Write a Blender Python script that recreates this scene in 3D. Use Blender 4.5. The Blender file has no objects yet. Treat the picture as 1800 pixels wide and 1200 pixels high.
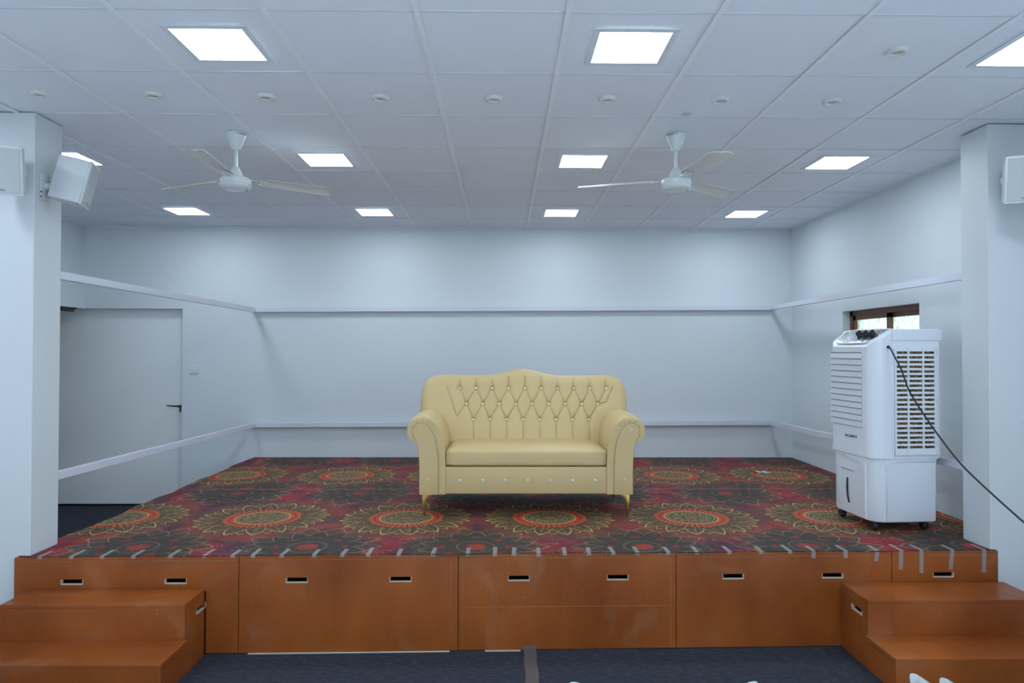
import bpy, bmesh, math, random
from mathutils import Vector, Matrix
random.seed(7)
sc = bpy.context.scene
COL = sc.collection
PI = math.pi

# ------------------------------------------------------------------ camera
cam_d = bpy.data.cameras.new('camera'); cam = bpy.data.objects.new('camera', cam_d); COL.objects.link(cam)
cam_d.sensor_width = 36.0; cam_d.lens = 24.0; cam_d.clip_start = 0.05
pitch, yaw, roll = .0145, .0125, .002
right = Vector((math.cos(yaw), -math.sin(yaw), 0))
fwd = Vector((math.sin(yaw)*math.cos(pitch), math.cos(yaw)*math.cos(pitch), math.sin(pitch)))
up = right.cross(fwd)
r2 = right*math.cos(roll) + up*math.sin(roll); u2 = -right*math.sin(roll) + up*math.cos(roll)
M = Matrix((r2, u2, -fwd)).transposed().to_4x4(); M.translation = Vector((0, 0, 1.69))
cam.matrix_world = M
sc.camera = cam

# ------------------------------------------------------------------ world, exposure
w = bpy.data.worlds.new('outdoors'); sc.world = w; w.use_nodes = True
bgn = w.node_tree.nodes['Background']; bgn.inputs[0].default_value = (.74, .95, .84, 1); bgn.inputs[1].default_value = 2.1
sc.view_settings.view_transform = 'Standard'; sc.view_settings.look = 'None'
sc.view_settings.gamma = 1.0; sc.view_settings.use_curve_mapping = False
sc.view_settings.exposure = 0.2
PANEL_STRENGTH = 24.0
PANEL_COLOR = (.84, .955, 1.03)

# ------------------------------------------------------------------ materials
def principled(name, col, rough=.5, metal=0.0, spec=.5, coat=0.0, noise=0.0, nscale=8.0, bump=0.0, bscale=80.0, alpha=1.0, trans=0.0):
    m = bpy.data.materials.new(name); m.use_nodes = True
    nt = m.node_tree; b = nt.nodes['Principled BSDF']
    b.inputs['Base Color'].default_value = (*col, 1); b.inputs['Roughness'].default_value = rough
    b.inputs['Metallic'].default_value = metal; b.inputs['Specular IOR Level'].default_value = spec
    b.inputs['Coat Weight'].default_value = coat; b.inputs['Alpha'].default_value = alpha
    b.inputs['Transmission Weight'].default_value = trans
    if noise or bump:
        tc = nt.nodes.new('ShaderNodeTexCoord')
    if noise:
        n = nt.nodes.new('ShaderNodeTexNoise'); n.inputs['Scale'].default_value = nscale; n.inputs['Detail'].default_value = 5
        nt.links.new(tc.outputs['Object'], n.inputs['Vector'])
        mx = nt.nodes.new('ShaderNodeMix'); mx.data_type = 'RGBA'
        mx.inputs[6].default_value = (*[c*(1-noise) for c in col], 1); mx.inputs[7].default_value = (*[min(1, c*(1+noise)) for c in col], 1)
        nt.links.new(n.outputs['Fac'], mx.inputs[0]); nt.links.new(mx.outputs[2], b.inputs['Base Color'])
    if bump:
        n2 = nt.nodes.new('ShaderNodeTexNoise'); n2.inputs['Scale'].default_value = bscale; n2.inputs['Detail'].default_value = 3
        nt.links.new(tc.outputs['Object'], n2.inputs['Vector'])
        bp = nt.nodes.new('ShaderNodeBump'); bp.inputs['Strength'].default_value = bump; bp.inputs['Distance'].default_value = .002
        nt.links.new(n2.outputs['Fac'], bp.inputs['Height']); nt.links.new(bp.outputs['Normal'], b.inputs['Normal'])
    return m

def emission(name, col, s):
    m = bpy.data.materials.new(name); m.use_nodes = True; nt = m.node_tree
    nt.nodes.remove(nt.nodes['Principled BSDF']); e = nt.nodes.new('ShaderNodeEmission')
    e.inputs[0].default_value = (*col, 1); e.inputs[1].default_value = s
    nt.links.new(e.outputs[0], nt.nodes['Material Output'].inputs[0]); return m

class S:
    """scalar shader expression"""
    nt = None
    def __init__(s, v): s.v = v
    @staticmethod
    def op(o, *a):
        n = S.nt.nodes.new('ShaderNodeMath'); n.operation = o
        for i, x in enumerate(a):
            if isinstance(x, S): S.nt.links.new(x.v, n.inputs[i])
            else: n.inputs[i].default_value = float(x)
        return S(n.outputs[0])
    def __add__(s, o): return S.op('ADD', s, o)
    __radd__ = __add__
    def __sub__(s, o): return S.op('SUBTRACT', s, o)
    def __rsub__(s, o): return S.op('SUBTRACT', o, s)
    def __mul__(s, o): return S.op('MULTIPLY', s, o)
    __rmul__ = __mul__
    def __truediv__(s, o): return S.op('DIVIDE', s, o)
    def abs(s): return S.op('ABSOLUTE', s)
    def fract(s): return S.op('FRACT', s)
    def pow(s, p): return S.op('POWER', s, p)
    def lt(s, o): return S.op('LESS_THAN', s, o)
    def gt(s, o): return S.op('GREATER_THAN', s, o)
    def max(s, o): return S.op('MAXIMUM', s, o)
    def min(s, o): return S.op('MINIMUM', s, o)
    def clamp(s): return S.op('MINIMUM', S.op('MAXIMUM', s, 0), 1)
    def ramp(s, a, b): return ((s - a)*(1.0/(b-a))).clamp()      # 0 at a, 1 at b
    def line(s, w): return (1.0 - s.abs()*(1.0/w)).clamp()

def mixc(f, a, b):
    n = S.nt.nodes.new('ShaderNodeMix'); n.data_type = 'RGBA'; n.clamp_factor = True
    if isinstance(f, S): S.nt.links.new(f.v, n.inputs[0])
    else: n.inputs[0].default_value = f
    for i, x in ((6, a), (7, b)):
        if isinstance(x, tuple): n.inputs[i].default_value = (*x, 1)
        else: S.nt.links.new(x, n.inputs[i])
    return n.outputs[2]
def tex(kind, vec, scale, out='Fac', **kw):
    n = S.nt.nodes.new(kind); n.inputs['Scale'].default_value = scale
    for k, v in kw.items():
        if hasattr(n, k): setattr(n, k, v)
        else: n.inputs[k].default_value = v
    S.nt.links.new(vec, n.inputs['Vector']); return S(n.outputs[out])
def vecmul(vec, v):
    n = S.nt.nodes.new('ShaderNodeVectorMath'); n.operation = 'MULTIPLY'; n.inputs[1].default_value = v
    S.nt.links.new(vec, n.inputs[0]); return n.outputs[0]

def carpet_mat(name, xb, yb, xd, yds, P=.982):
    """printed carpet: gold and orange blooms, dark blooms between them, on red and purple"""
    m = bpy.data.materials.new(name); m.use_nodes = True; S.nt = nt = m.node_tree; b = nt.nodes['Principled BSDF']
    tc = nt.nodes.new('ShaderNodeTexCoord'); O = tc.outputs['Object']
    sp = nt.nodes.new('ShaderNodeSeparateXYZ'); nt.links.new(O, sp.inputs[0])
    X, Y = S(sp.outputs[0]), S(sp.outputs[1])
    n1 = tex('ShaderNodeTexNoise', O, 2.2, Detail=3.0); n2 = tex('ShaderNodeTexNoise', O, 9, Detail=4.0)
    n3 = tex('ShaderNodeTexNoise', O, 45, Detail=3.0)
    vor = tex('ShaderNodeTexVoronoi', O, 34, out='Distance', feature='DISTANCE_TO_EDGE')
    vor2 = tex('ShaderNodeTexVoronoi', O, 70, out='Distance', feature='DISTANCE_TO_EDGE')
    wn = tex('ShaderNodeTexNoise', O, 14, Detail=1.0, Distortion=3.5)
    X = X + (n2 - .5)*.012; Y = Y + (n2 - .5)*.012
    fil = (vor.lt(.035)).max(vor2.lt(.05)*n3.gt(.5))
    swirl = ((wn - .5).abs().lt(.010))*n2.gt(.50)
    # distance from the bloom centres steers red against purple
    def polar(u, v):
        return S.op('SQRT', u*u + v*v), S.op('ARCTAN2', v, u)
    u = ((X - xb)/P + .5).fract()*P - P/2; v = Y - yb
    r, th = polar(u, v)
    ud = ((X - xd)/P + .5).fract()*P - P/2
    vd = None
    for y in yds:
        d = Y - y
        vd = d if vd is None else S.op('MINIMUM', vd.abs(), d.abs())
    rd, thd = polar(ud, vd)
    nb = tex('ShaderNodeTexNoise', O, 3.4, Detail=5.0, Distortion=.6)
    field = mixc(n1.ramp(.42, .60), (.050, .020, .062), (.17, .014, .028))
    field = mixc(nb.ramp(.50, .66), field, (.29, .013, .026))
    field = mixc(nb.ramp(.47, .34)*.8, field, (.030, .020, .030))
    field = mixc(((rd - .44).abs().ramp(.14, .0))*nb.ramp(.38, .6)*.85, field, (.33, .014, .028))
    field = mixc(swirl*.85, field, (.62, .34, .20))
    # dark blooms
    def petal(thx, n, ph=0.0): return ((thx*(n/(2*PI)) + ph).fract() - .5).abs()*2
    wob = (nb - .5)*.10
    t = petal(thd, 14); R1 = .23 + .12*(1.0 - t).pow(.62) + wob
    t2 = petal(thd, 14, .5); R2 = .30 + .13*(1.0 - t2).pow(.62) + wob
    darkp = mixc(fil*.42, mixc(nb.ramp(.4, .65), (.030, .030, .028), (.10, .022, .020)), (.26, .19, .11))
    c = mixc(rd.lt(R2)*.92, field, darkp)
    c = mixc((rd - R2).line(.012)*nb.ramp(.38, .52), c, (.44, .29, .15))
    c = mixc((rd - R2 + .03).line(.007)*.45, c, (.36, .20, .10))
    c = mixc(rd.lt(R1), c, mixc(fil*.30, (.026, .026, .026), (.26, .19, .10)))
    c = mixc((rd - R1).line(.011)*.75, c, (.42, .27, .12))
    tt = petal(thd, 8)
    c = mixc(((rd - .20 - wob).line(.030))*tt.ramp(.45, .75)*.85, c, (.34, .030, .024))
    c = mixc(rd.ramp(.075, .05)*n2.ramp(.30, .55)*.9, c, (.44, .040, .024)); c = mixc((rd - .11).line(.010)*.5, c, (.32, .22, .11))
    # bright blooms
    t = petal(th, 16); R1 = .285 + .165*(1.0 - t).pow(.60)
    t2 = petal(th, 16, .5); R2 = .285 + .150*(1.0 - t2).pow(.60)
    c = mixc(r.ramp(.60, .42)*.55, c, (.26, .085, .030))
    c = mixc(r.ramp(.46, .36)*.8, c, (.085, .028, .016))
    for R, tq, dk in ((R2, t2, .6), (R1, t, 1.0)):
        body = mixc((fil*.65).max(n3.ramp(.60, .72)*.45), (.050, .028, .018), (.40*dk, .26*dk, .11*dk))
        c = mixc((r - R).line(.034)*.85, c, (.030, .014, .010))
        c = mixc(r.lt(R), c, body)
        c = mixc((r - R + .004).line(.0125), c, (.86*dk+.02, .56*dk+.02, .20*dk+.01))
        c = mixc(tq.line(.09)*r.lt(R)*r.gt(.27)*.45*dk, c, (.50, .32, .13))
    k = petal(th, 40)
    c = mixc(r.lt(.240 + .020*(1.0-k)), c, mixc(k.ramp(.35, .98), (.74, .125, .035), (.16, .014, .012)))
    k2 = petal(th, 40, .5)
    c = mixc((r - .205 - .014*k2).line(.012)*.85, c, (.14, .014, .012))
    c = mixc(r.lt(.178), c, mixc(fil*.8, (.060, .050, .028), (.42, .30, .13)))
    c = mixc((r - .178).line(.010), c, (.62, .42, .17)); c = mixc((r - .155).line(.006), c, (.45, .30, .12))
    k3 = petal(th, 12); R3 = .065 + .065*(1.0 - k3).pow(.7)
    c = mixc((r - R3).line(.008), c, (.60, .42, .18)); c = mixc(r.lt(.04), c, (.30, .12, .05))
    # small bright flecks all over
    fl = tex('ShaderNodeTexVoronoi', O, 26, out='Distance', feature='F1')
    c = mixc(fl.lt(.07)*n2.gt(.45)*.7, c, (.60, .40, .26))
    c = mixc(.15, c, (.018, .010, .014))
    nt.links.new(c, b.inputs['Base Color'])
    b.inputs['Roughness'].default_value = .72; b.inputs['Specular IOR Level'].default_value = .35
    bp = nt.nodes.new('ShaderNodeBump'); bp.inputs['Strength'].default_value = .25; bp.inputs['Distance'].default_value = .002
    wv = tex('ShaderNodeTexNoise', O, 5, Detail=4.0); nt.links.new(wv.v, bp.inputs['Height']); nt.links.new(bp.outputs[0], b.inputs['Normal'])
    return m

def wood_mat():
    """orange brown painted ply with pale scuffs and scratches"""
    m = bpy.data.materials.new('painted_ply'); m.use_nodes = True; S.nt = nt = m.node_tree; b = nt.nodes['Principled BSDF']
    tc = nt.nodes.new('ShaderNodeNewGeometry'); O = tc.outputs['Position']
    a = tex('ShaderNodeTexNoise', vecmul(O, (1.6, 1, 1)), 1.6, Detail=4.0)
    g = tex('ShaderNodeTexNoise', vecmul(O, (14, 1, 1.2)), 3.0, Detail=5.0)
    f = tex('ShaderNodeTexNoise', vecmul(O, (30, 30, 2)), 2.0, Detail=3.0)
    sc1 = tex('ShaderNodeTexVoronoi', O, 13, out='Distance', feature='F1')
    sm = tex('ShaderNodeTexNoise', O, 3.1, Detail=5.0, Distortion=1.0)
    c = mixc(a.ramp(.3, .7), (.215, .053, .010), (.375, .105, .022))
    c = mixc(g.ramp(.45, .75)*.12, c, (.38, .125, .035))
    c = mixc(f.ramp(.55, .8)*.08, c, (.45, .22, .11))
    c = mixc(sm.ramp(.56, .78)*.30, c, (.42, .24, .15))
    c = mixc(sc1.lt(.035)*sm.gt(.5)*.6, c, (.6, .5, .42))
    nt.links.new(c, b.inputs['Base Color'])
    rr = sm*.25 + .20; nt.links.new(rr.v, b.inputs['Roughness'])
    b.inputs['Specular IOR Level'].default_value = .30
    return m

def navy_mat():
    m = bpy.data.materials.new('navy_needle_carpet'); m.use_nodes = True; S.nt = nt = m.node_tree; b = nt.nodes['Principled BSDF']
    tc = nt.nodes.new('ShaderNodeTexCoord'); O = tc.outputs['Object']
    a = tex('ShaderNodeTexNoise', O, 260, Detail=3.0); d = tex('ShaderNodeTexNoise', vecmul(O, (1, 2.5, 1)), 22, Detail=5.0); l = tex('ShaderNodeTexVoronoi', O, 38, out='Distance', feature='F1')
    c = mixc(a.ramp(.35, .65), (.022, .026, .040), (.050, .056, .074))
    c = mixc(d.ramp(.45, .75)*.5, c, (.080, .090, .115))
    c = mixc(l.lt(.05)*.5, c, (.30, .30, .33))
    nt.links.new(c, b.inputs['Base Color']); b.inputs['Roughness'].default_value = .95; b.inputs['Specular IOR Level'].default_value = .15
    bp = nt.nodes.new('ShaderNodeBump'); bp.inputs['Strength'].default_value = .5; bp.inputs['Distance'].default_value = .003
    nt.links.new(a.v, bp.inputs['Height']); nt.links.new(bp.outputs[0], b.inputs['Normal'])
    return m

def pad_mat():
    m = bpy.data.materials.new('honeycomb_pad'); m.use_nodes = True; S.nt = nt = m.node_tree; b = nt.nodes['Principled BSDF']
    tc = nt.nodes.new('ShaderNodeTexCoord'); O = tc.outputs['Object']
    v = tex('ShaderNodeTexVoronoi', vecmul(O, (1, 1, 1.6)), 70, out='Distance', feature='F1'); n = tex('ShaderNodeTexNoise', O, 40)
    c = mixc(v.ramp(.25, .6), (.40, .27, .12), (.035, .022, .014)); c = mixc(n.ramp(.5, .7)*.5, c, (.12, .08, .04))
    nt.links.new(c, b.inputs['Base Color']); b.inputs['Roughness'].default_value = .9
    bp = nt.nodes.new('ShaderNodeBump'); bp.inputs['Strength'].default_value = 1; bp.inputs['Distance'].default_value = .01; bp.invert = True
    nt.links.new(v.v, bp.inputs['Height']); nt.links.new(bp.outputs[0], b.inputs['Normal'])
    return m

def ceil_mat():
    m = principled('ceiling_tile', (.82, .86, .95), .85, spec=.15, bump=.1, bscale=200)
    S.nt = nt = m.node_tree; b = nt.nodes['Principled BSDF']
    tc = nt.nodes.new('ShaderNodeTexCoord'); O = tc.outputs['Object']
    sp = nt.nodes.new('ShaderNodeSeparateXYZ'); nt.links.new(O, sp.inputs[0]); X, Y = S(sp.outputs[0]), S(sp.outputs[1])
    n = tex('ShaderNodeTexNoise', O, 1.5, Detail=4.0)
    c = mixc(n.ramp(.3, .7), (.805, .845, .94), (.835, .875, .96))
    d = S.op('SQRT', (X-1.03)*(X-1.03) + (Y-3.83)*(Y-3.83))      # the round stain left of the right-hand fan
    c = mixc(d.ramp(.042, .014)*.42, c, (.30, .31, .36))
    nt.links.new(c, b.inputs['Base Color']); return m
def glass_mat():
    """pale obscured window glass: lets outdoor light through, hides the view"""
    m = bpy.data.materials.new('obscured_glass'); m.use_nodes = True; S.nt = nt = m.node_tree; b = nt.nodes['Principled BSDF']
    tc = nt.nodes.new('ShaderNodeTexCoord'); O = tc.outputs['Object']
    v = tex('ShaderNodeTexNoise', O, 22, Detail=3.0, Distortion=2.0); v2 = tex('ShaderNodeTexVoronoi', O, 16, out='Distance', feature='F1')
    b.inputs['Base Color'].default_value = (.93, .98, .94, 1); b.inputs['Transmission Weight'].default_value = 1; b.inputs['Roughness'].default_value = .35
    b.inputs['IOR'].default_value = 1.3
    bp = nt.nodes.new('ShaderNodeBump'); bp.inputs['Strength'].default_value = .9; bp.inputs['Distance'].default_value = .02
    h = v + v2*.5; nt.links.new(h.v, bp.inputs['Height']); nt.links.new(bp.outputs[0], b.inputs['Normal'])
    return m

def panel_chrome():
    m = bpy.data.materials.new('printed_silver_panel'); m.use_nodes = True; S.nt = nt = m.node_tree; b = nt.nodes['Principled BSDF']
    tc = nt.nodes.new('ShaderNodeTexCoord'); O = tc.outputs['Object']
    n = S.nt.nodes.new('ShaderNodeTexChecker'); n.inputs['Scale'].default_value = 55; nt.links.new(O, n.inputs['Vector'])
    k = tex('ShaderNodeTexNoise', O, 90)
    c = mixc(S(n.outputs['Fac'])*.6, (.26, .29, .33), (.50, .54, .58)); c = mixc(k.gt(.58)*.8, c, (.85, .88, .9))
    nt.links.new(c, b.inputs['Base Color']); b.inputs['Metallic'].default_value = .6; b.inputs['Roughness'].default_value = .25
    return m

MT = dict(
    wall=principled('wall_paint', (.70, .765, .82), .55, spec=.3, noise=.015, nscale=1.2, bump=.15, bscale=30),
    column=principled('wall_paint_darkened', (.665, .72, .76), .5, spec=.35, noise=.012, nscale=2, bump=.1, bscale=25),  # same paint as the walls, darkened to offset the hall light
    ceil=ceil_mat(),
    tee=principled('ceiling_tee_metal', (.86, .90, .95), .6), cross=principled('ceiling_cross_tee', (.70, .75, .84), .9, spec=.1),
    door=principled('door_paint', (.86, .91, .94), .45, spec=.35, noise=.015, nscale=1.0),
    rail=principled('rail_enamel', (.70, .73, .84), .25, spec=.5),
    black=principled('black_metal', (.012, .014, .017), .4),
    blackrub=principled('black_rubber', (.015, .016, .018), .55),
    brown=principled('brown_window_frame', (.16, .055, .030), .4, noise=.2, nscale=12),
    seam=principled('leatherette_crease_shade', (.36, .265, .13), .5), leather=principled('cream_leatherette', (.655, .502, .250), .42, spec=.45, noise=.02, nscale=3, bump=.12, bscale=260),
    gold=principled('gold_metal', (.58, .37, .11), .25, metal=1),
    crystal=principled('crystal', (.92, .94, 1.0), .12, metal=.15, spec=1.0),
    plastic=principled('white_plastic', (.80, .86, .94), .30, spec=.5),
    plasticg=principled('grey_white_plastic', (.72, .77, .83), .40, spec=.4),
    fan=principled('fan_enamel', (.70, .75, .77), .22, spec=.5, coat=.3),
    fanb=principled('fan_blade_paint', (.74, .77, .75), .6, spec=.2),
    spk=principled('speaker_plastic', (.66, .71, .75), .4),
    spkg=principled('speaker_grille_mesh', (.47, .53, .55), .6, bump=.4, bscale=600),
    fitting=principled('downlight_plastic', (.70, .75, .74), .4),
    fittingin=principled('downlight_bulb', (.50, .55, .54), .5),
    frame=principled('panel_light_frame', (.72, .78, .84), .4),
    chair=principled('chair_plastic', (.80, .86, .90), .28, spec=.5),
    tape=principled('clear_tape', (.62, .62, .62), .3, alpha=.55),
    tapef=principled('brown_packing_tape', (.27, .24, .235), .3, alpha=.8, noise=.12, nscale=30),
    gap=principled('louvre_gap_shade', (.22, .25, .29), .6),
    cut=principled('carpet_backing', (.30, .24, .24), .8, noise=.4, nscale=9),
    scuff=principled('scuffed_joint', (.40, .21, .13), .6, noise=.5, nscale=14),
    pale=principled('raw_ply_edge', (.62, .55, .48), .7),
    dark=principled('interior_shade', (.006, .005, .005), .9),  # near-black standing in for unlit interiors
    paper=principled('paper', (.75, .78, .82), .7),
    ink=principled('dark_print', (.06, .08, .10), .5),
    wood=wood_mat(), navy=navy_mat(), pad=pad_mat(), glass=glass_mat(), chrome=panel_chrome(),
    tiles=principled('pale_bounce_floor', (.80, .81, .82), .35, noise=.03, nscale=3), fill_glow=emission('fill_glow_pane', (.86, .96, 1.03), 3.6),  # pale bounce floor, and the glow of the added hall fill windows
    light=emission('lit_diffuser', PANEL_COLOR, PANEL_STRENGTH),
)

# ------------------------------------------------------------------ mesh helpers
def obj(name, bm, mat, parent=None, smooth=False, loc=None, rot=None, angle=None):
    me = bpy.data.meshes.new(name); bmesh.ops.recalc_face_normals(bm, faces=bm.faces[:])
    bm.to_mesh(me); bm.free(); me.materials.append(MT[mat] if isinstance(mat, str) else mat)
    o = bpy.data.objects.new(name, me); COL.objects.link(o)
    if smooth:
        for p in me.polygons: p.use_smooth = True
        if angle:
            me.set_sharp_from_angle(angle=math.radians(angle))
    if parent: o.parent = parent
    if loc: o.location = loc
    if rot: o.rotation_euler = rot
    return o
def thing(name, label, cat, loc=(0, 0, 0), rot=(0, 0, 0), group=None):
    o = bpy.data.objects.new(name, None); COL.objects.link(o); o.location = loc; o.rotation_euler = rot; o.empty_display_size = .1
    return tag(o, label, cat, group)
def tag(o, label, cat, group=None):
    o['label'] = label; o['category'] = cat
    if group: o['group'] = group
    return o
def struct(name, bm, mat, parent=None, **k):
    o = obj(name, bm, mat, parent, **k)
    if not parent: o['kind'] = 'structure'
    return o
def box(bm, x0, x1, y0, y1, z0, z1, bev=0.0, seg=2):
    r = bmesh.ops.create_cube(bm, size=1)['verts']
    for v in r: v.co = Vector(((x0+x1)/2 + v.co.x*(x1-x0), (y0+y1)/2 + v.co.y*(y1-y0), (z0+z1)/2 + v.co.z*(z1-z0)))
    if bev:
        es = list({e for v in r for e in v.link_edges})
        bmesh.ops.bevel(bm, geom=es, offset=bev, segments=seg, affect='EDGES', profile=.5)
    return bm
def BX(*a, **k): return box(bmesh.new(), *a, **k)
def lathe(bm, prof, n=32, mat=None):
    rings = []
    for r, z in prof:
        if r < 1e-5: rings.append([bm.verts.new((0, 0, z))])
        else: rings.append([bm.verts.new((r*math.cos(2*PI*i/n), r*math.sin(2*PI*i/n), z)) for i in range(n)])
    vs = [v for rg in rings for v in rg]
    for a, b in zip(rings, rings[1:]):
        for i in range(n):
            j = (i+1) % n
            if len(a) == 1 and len(b) == 1: continue
            if len(a) == 1: bm.faces.new((a[0], b[i], b[j]))
            elif len(b) == 1: bm.faces.new((a[i], a[j], b[0]))
            else: bm.faces.new((a[i], a[j], b[j], b[i]))
    if mat: bmesh.ops.transform(bm, matrix=mat, verts=vs)
    return bm
def prism(bm, poly, h0, h1, axis='z', bev=0.0, seg=2):
    """extrude a 2-D polygon; axis names the extrusion direction, poly gives the other two coordinates"""
    def P(a, b, h): return {'z': (a, b, h), 'y': (a, h, b), 'x': (h, a, b)}[axis]
    A = [bm.verts.new(P(a, b, h0)) for a, b in poly]; B = [bm.verts.new(P(a, b, h1)) for a, b in poly]
    n = len(poly); fs = [bm.faces.new(A), bm.faces.new(B)]
    for i in range(n): fs.append(bm.faces.new((A[i], A[(i+1) % n], B[(i+1) % n], B[i])))
    if bev:
        es = list(set(fs[0].edges) | set(fs[1].edges))
        bmesh.ops.bevel(bm, geom=es, offset=bev, segments=seg, affect='EDGES', profile=.5)
    return bm
def catmull(pts, k=8, closed=False):
    out = []; n = len(pts); rng = range(n if closed else n-1)
    for i in rng:
        g = (lambda j: pts[j % n]) if closed else (lambda j: pts[max(0, min(n-1, j))])
        p0, p1, p2, p3 = [Vector(g(i+d)) for d in (-1, 0, 1, 2)]
        for s in range(k):
            t = s/k
            out.append(.5*((2*p1) + (p2-p0)*t + (2*p0-5*p1+4*p2-p3)*t*t + (3*p1-p0-3*p2+p3)*t**3))
    if not closed: out.append(Vector(pts[-1]))
    return out
def tube(bm, pts, r, n=10, caps=True):
    pts = [Vector(p) for p in pts]; rings = []
    d0 = (pts[1]-pts[0]).normalized(); ref = Vector((0, 0, 1)) if abs(d0.z) < .9 else Vector((1, 0, 0))
    nrm = d0.cross(ref).normalized()
    for i, p in enumerate(pts):
        d = (pts[min(i+1, len(pts)-1)] - pts[max(i-1, 0)]).normalized()
        nrm = (nrm - d*nrm.dot(d)).normalized(); bn = d.cross(nrm)
        rr = r[i] if isinstance(r, (list, tuple)) else r
        rings.append([bm.verts.new(p + nrm*rr*math.cos(2*PI*k/n) + bn*rr*math.sin(2*PI*k/n)) for k in range(n)])
    for a, b in zip(rings, rings[1:]):
        for k in range(n): bm.faces.new((a[k], a[(k+1) % n], b[(k+1) % n], b[k]))
    if caps: bm.faces.new(rings[0]); bm.faces.new(rings[-1])
    return bm
def quad(bm, *c): return bm.faces.new([bm.verts.new(p) for p in c])
def text_mesh(name, body, size, mat, parent, loc, rot, ext=.0006):
    cu = bpy.data.curves.new(name, 'FONT'); cu.body = body; cu.size = size; cu.extrude = ext; cu.align_x = 'CENTER'; cu.align_y = 'CENTER'
    t = bpy.data.objects.new(name+'_src', cu); COL.objects.link(t)
    dg = bpy.context.evaluated_depsgraph_get(); me = bpy.data.meshes.new_from_object(t.evaluated_get(dg))
    bpy.data.objects.remove(t); bpy.data.curves.remove(cu)
    me.materials.clear(); me.materials.append(MT[mat]); o = bpy.data.objects.new(name, me); COL.objects.link(o)
    o.parent = parent; o.location = loc; o.rotation_euler = rot; return o

# ------------------------------------------------------------------ the room
XL, XR, YB, YF, H = -4.53, 3.15, 7.42, -8.0, 3.03
STAGE = .54; CARP = .546
XD0, XD1, DOORH = -4.50, -3.47, 2.145
T = .15
struct('floor', box(bmesh.new(), XL-2.2, XR+.2, YF-.2, YB+.4, -.2, -.006), 'tiles')  # out of view the floor is made pale to bounce light onto the ceiling
tag(obj('floor_carpet', box(bmesh.new(), XL-2.0, XR, 2.7, YB+.35, -.006, 0), 'navy'), 'dark navy needle carpet laid over the hall floor in front of and beside the stage', 'carpet')
# unseen hall windows behind the viewer, added as fill light; their panes glow
for k, (xx, y) in enumerate([(XR, -.9), (XR, -3.4), (XR, -5.9)]):
    s_ = 1 if xx < 0 else -1
    wf = struct('window_%d' % (k+2), BX(min(xx, xx+s_*.03), max(xx, xx+s_*.03), y-.95, y+.95, .85, 2.35, bev=.004, seg=1), 'brown')
    for q in (-.46, .46):
        obj('pane', BX(min(xx+s_*.028, xx+s_*.034), max(xx+s_*.028, xx+s_*.034), y+q-.43, y+q+.43, .90, 2.30), 'fill_glow', wf)
# rear wall, with the door recess at its left end
bm = bmesh.new(); box(bm, XD1, XR+T, YB, YB+T, 0, H+.1); box(bm, XL-2.0, XD1, YB, YB+T, DOORH, H+.1)
struct('wall_back', bm, 'wall')
struct('wall_back_lobby', BX(XL-2.0, XD0-.02, YB+.10, YB+.25, .022, DOORH), 'door')
d1 = struct('door_1', BX(XD0-.02, XD1, YB+.10, YB+.14, .022, DOORH), 'door')
struct('door_gap_shade', BX(XL-2.0, XD1+.1, YB+.30, YB+.40, 0, DOORH), 'dark')  # black sheet added to paint the shade in the gap under the door
# left wall with an open doorway beside the rear corner
bm = bmesh.new(); box(bm, XL-T, XL, YF, 6.35, 0, H+.1); box(bm, XL-T, XL, 6.35, YB, DOORH, H+.1)
struct('wall_left', bm, 'wall')
bm = bmesh.new(); box(bm, XL-2.1, XL-2.0, 6.0, YB+.3, 0, H); box(bm, XL-2.0, XL-T, 6.0, 6.1, 0, H)
struct('wall_left_lobby', bm, 'wall')
# right wall with the window opening
WY0, WY1, WZ0, WZ1 = 5.13, 6.30, 1.16, 2.066
bm = bmesh.new(); box(bm, XR, XR+T, YF, WY0, 0, H+.1); box(bm, XR, XR+T, WY1, YB, 0, H+.1)
box(bm, XR, XR+T, WY0, WY1, 0, WZ0); box(bm, XR, XR+T, WY0, WY1, WZ1, H+.1)
struct('wall_right', bm, 'wall')
struct('wall_front', BX(XL-T, XR+T, YF-T, YF, 0, H+.1), 'wall')
# columns at the stage front
LCX, LCY0, LCY1 = -2.64, 3.86, 4.10
RCX, RCY0, RCY1 = 2.835, 3.95, 4.19
struct('wall_column_left', BX(-3.12, LCX, LCY0, LCY1, 0, H, bev=.004, seg=1), 'column')
struct('wall_column_right', BX(RCX, XR+.02, RCY0, RCY1, 0, H, bev=.004, seg=1), 'column')
# suspended ceiling: tiles, each hung a hair differently, and the tee grid below their seams
GX, GY, G = -1.545, 2.687, .6
bm = bmesh.new()
for i in range(-6, 9):
    for j in range(-19, 9):
        x0, x1 = GX+G*i+.009, GX+G*(i+1)-.009; y0, y1 = GY+G*j+.004, GY+G*(j+1)-.004
        x0, x1 = max(x0, XL), min(x1, XR); y0, y1 = max(y0, YF), min(y1, YB)
        if x1-x0 < .02 or y1-y0 < .02: continue
        dz = [random.uniform(0, .0035) for _ in range(4)]
        z = H + .003
        v = [bm.verts.new(p) for p in ((x0, y0, z+dz[0]), (x1, y0, z+dz[1]), (x1, y1, z+dz[2]), (x0, y1, z+dz[3]),
                                       (x0, y0, z+.02), (x1, y0, z+.02), (x1, y1, z+.02), (x0, y1, z+.02))]
        for f in ((0, 1, 2, 3), (4, 5, 6, 7), (0, 1, 5, 4), (1, 2, 6, 5), (2, 3, 7, 6), (3, 0, 4, 7)): bm.faces.new([v[k] for k in f])
struct('ceiling', bm, 'ceil')
struct('ceiling_slab', BX(XL-2.1, XR+T, YF, YB+.3, H+.03, H+.15), 'ceil')
bm = bmesh.new()
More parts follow.
